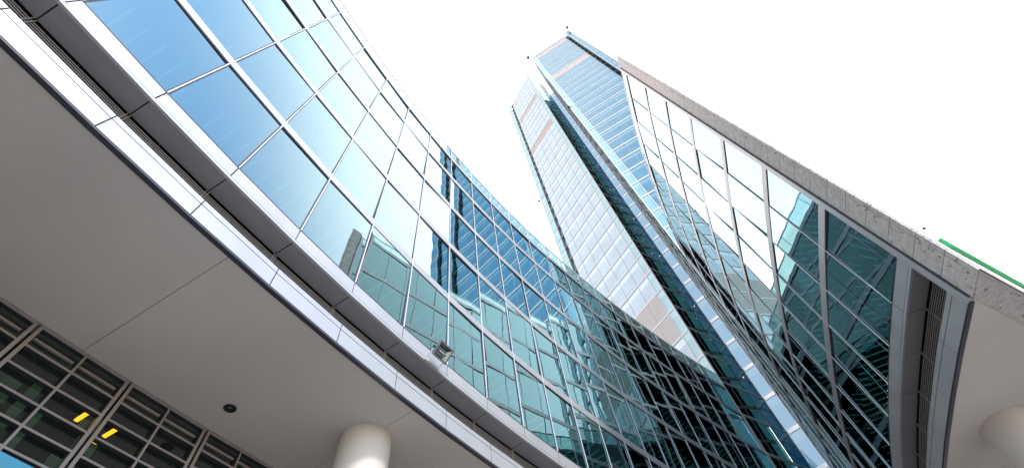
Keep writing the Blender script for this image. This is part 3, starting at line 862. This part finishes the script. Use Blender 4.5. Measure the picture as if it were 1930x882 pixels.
# green sign board and small lamp on the end wall of the right block
q0 = fo_ + dfin * 1.65; zg = H(11.0)
sg = thing('sign_board', 'long green board fixed to the pale end wall behind the stone fin', 'sign', (q0.x, q0.y, zg))
def endbox(a, b, n0_, n1_, z0_, z1_):
    m = MB()
    m.hexa([Vector((p.x, p.y, z)) for z in (z0_, z1_) for p in (fo_ + dfin * a + nout * n0_, fo_ + dfin * b + nout * n0_, fo_ + dfin * b + nout * n1_, fo_ + dfin * a + nout * n1_)])
    return m
endbox(1.65, 9.0, 0.095, 0.205, zg, zg + 0.45).build('board', M['green'], sg)
endbox(1.66, 9.0, 0.075, 0.094, zg - 0.01, zg + 0.44).build('backing_rail', M['rim'], sg)
def on_plane(px, py, P0, nn):
    d = ROT @ Vector(((px - 965) / F_PX, (441 - py) / F_PX, -1))
    t = nn.dot(P0) / (nn.x * d.x + nn.y * d.y); return Vector((d.x * t, d.y * t, d.z * t + EYE))
p = on_plane(1742, 430, fo_ + nout * 0.16, nout)
sl = thing('wall_lamp', 'tiny black lamp on the edge of the pale end wall above the green board', 'lamp', p)
m = MB(); m.tube(p - nout * 0.1, p + nout * 0.02, 0.02, n=8); m.build('arm', M['rim'], sl)
m = MB(); m.tube(p - dfin * 0.10, p + dfin * 0.05, 0.035, 0.05, n=10); m.tube(p + dfin * 0.05, p + dfin * 0.12, 0.05, 0.02, n=10); m.build('lamp_head', M['rim'], sl)

# amber tube lamps hanging in the room behind the gridded windows
def amber(label, a, b, z):
    a = Vector((a[0], a[1], z)); b = Vector((b[0], b[1], z)); c = (a + b) / 2
    t = thing('ceiling_lamp', label, 'lamp', c, 'amber lamps behind the gridded windows')
    d = (b - a).normalized(); s = Vector((-d.y, d.x, 0)) * 0.045
    m = MB(); m.obox(c, d * (b - a).length / 2, s, Vector((0, 0, 0.02))); m.build('diffuser', M['amber'], t)
    m = MB(); m.obox(c + Vector((0, 0, 0.045)), d * (b - a).length / 2, s * 1.2, Vector((0, 0, 0.022))); m.build('housing', M['rim'], t)
    m = MB()
    for q in (a, b): m.tube((q.x, q.y, z + 0.06), (q.x, q.y, Z_SOFFIT - 0.36), 0.008, n=6)
    m.build('hanger', M['rim'], t)
def at_h(px, py, h):
    d = ROT @ Vector(((px - 965) / F_PX, (441 - py) / F_PX, -1)); return (d.x * h / d.z, d.y * h / d.z)
zl_ = 8.1
amber('bright amber tube lamp behind the window left of the thick double mullion', at_h(143, 792, zl_), at_h(174, 772, zl_), H(zl_))
amber('bright amber tube lamp right of the thick double mullion, the longer of two in line', at_h(196, 822, zl_), at_h(228, 803, zl_), H(zl_))
amber('short amber tube lamp right of the thick double mullion, below the longer one', at_h(176, 836, zl_), at_h(188, 828, zl_), H(zl_))

# light blue board in the bottom left corner, in front of the window wall
bp = Vector((*wallpt(30.0, 85.7).xy, 0)); a = wallpt(26.0, 84.1); b = wallpt(33.5, 84.1); nb = wn(29)
cb = thing('canopy_board', 'light blue board standing out from the gridded windows at the bottom left corner', 'sign', (a.x, a.y, H(4.0)))
m = MB(); m.seg(a, b, nb, nb, 0, 0.12, H(3.9), H(5.34)); m.build('board', M['cyan'], cb)
m = MB(); m.seg(a, b, nb, nb, -1.7, -0.01, H(4.6), H(4.68)); m.build('bracket', M['cap'], cb)
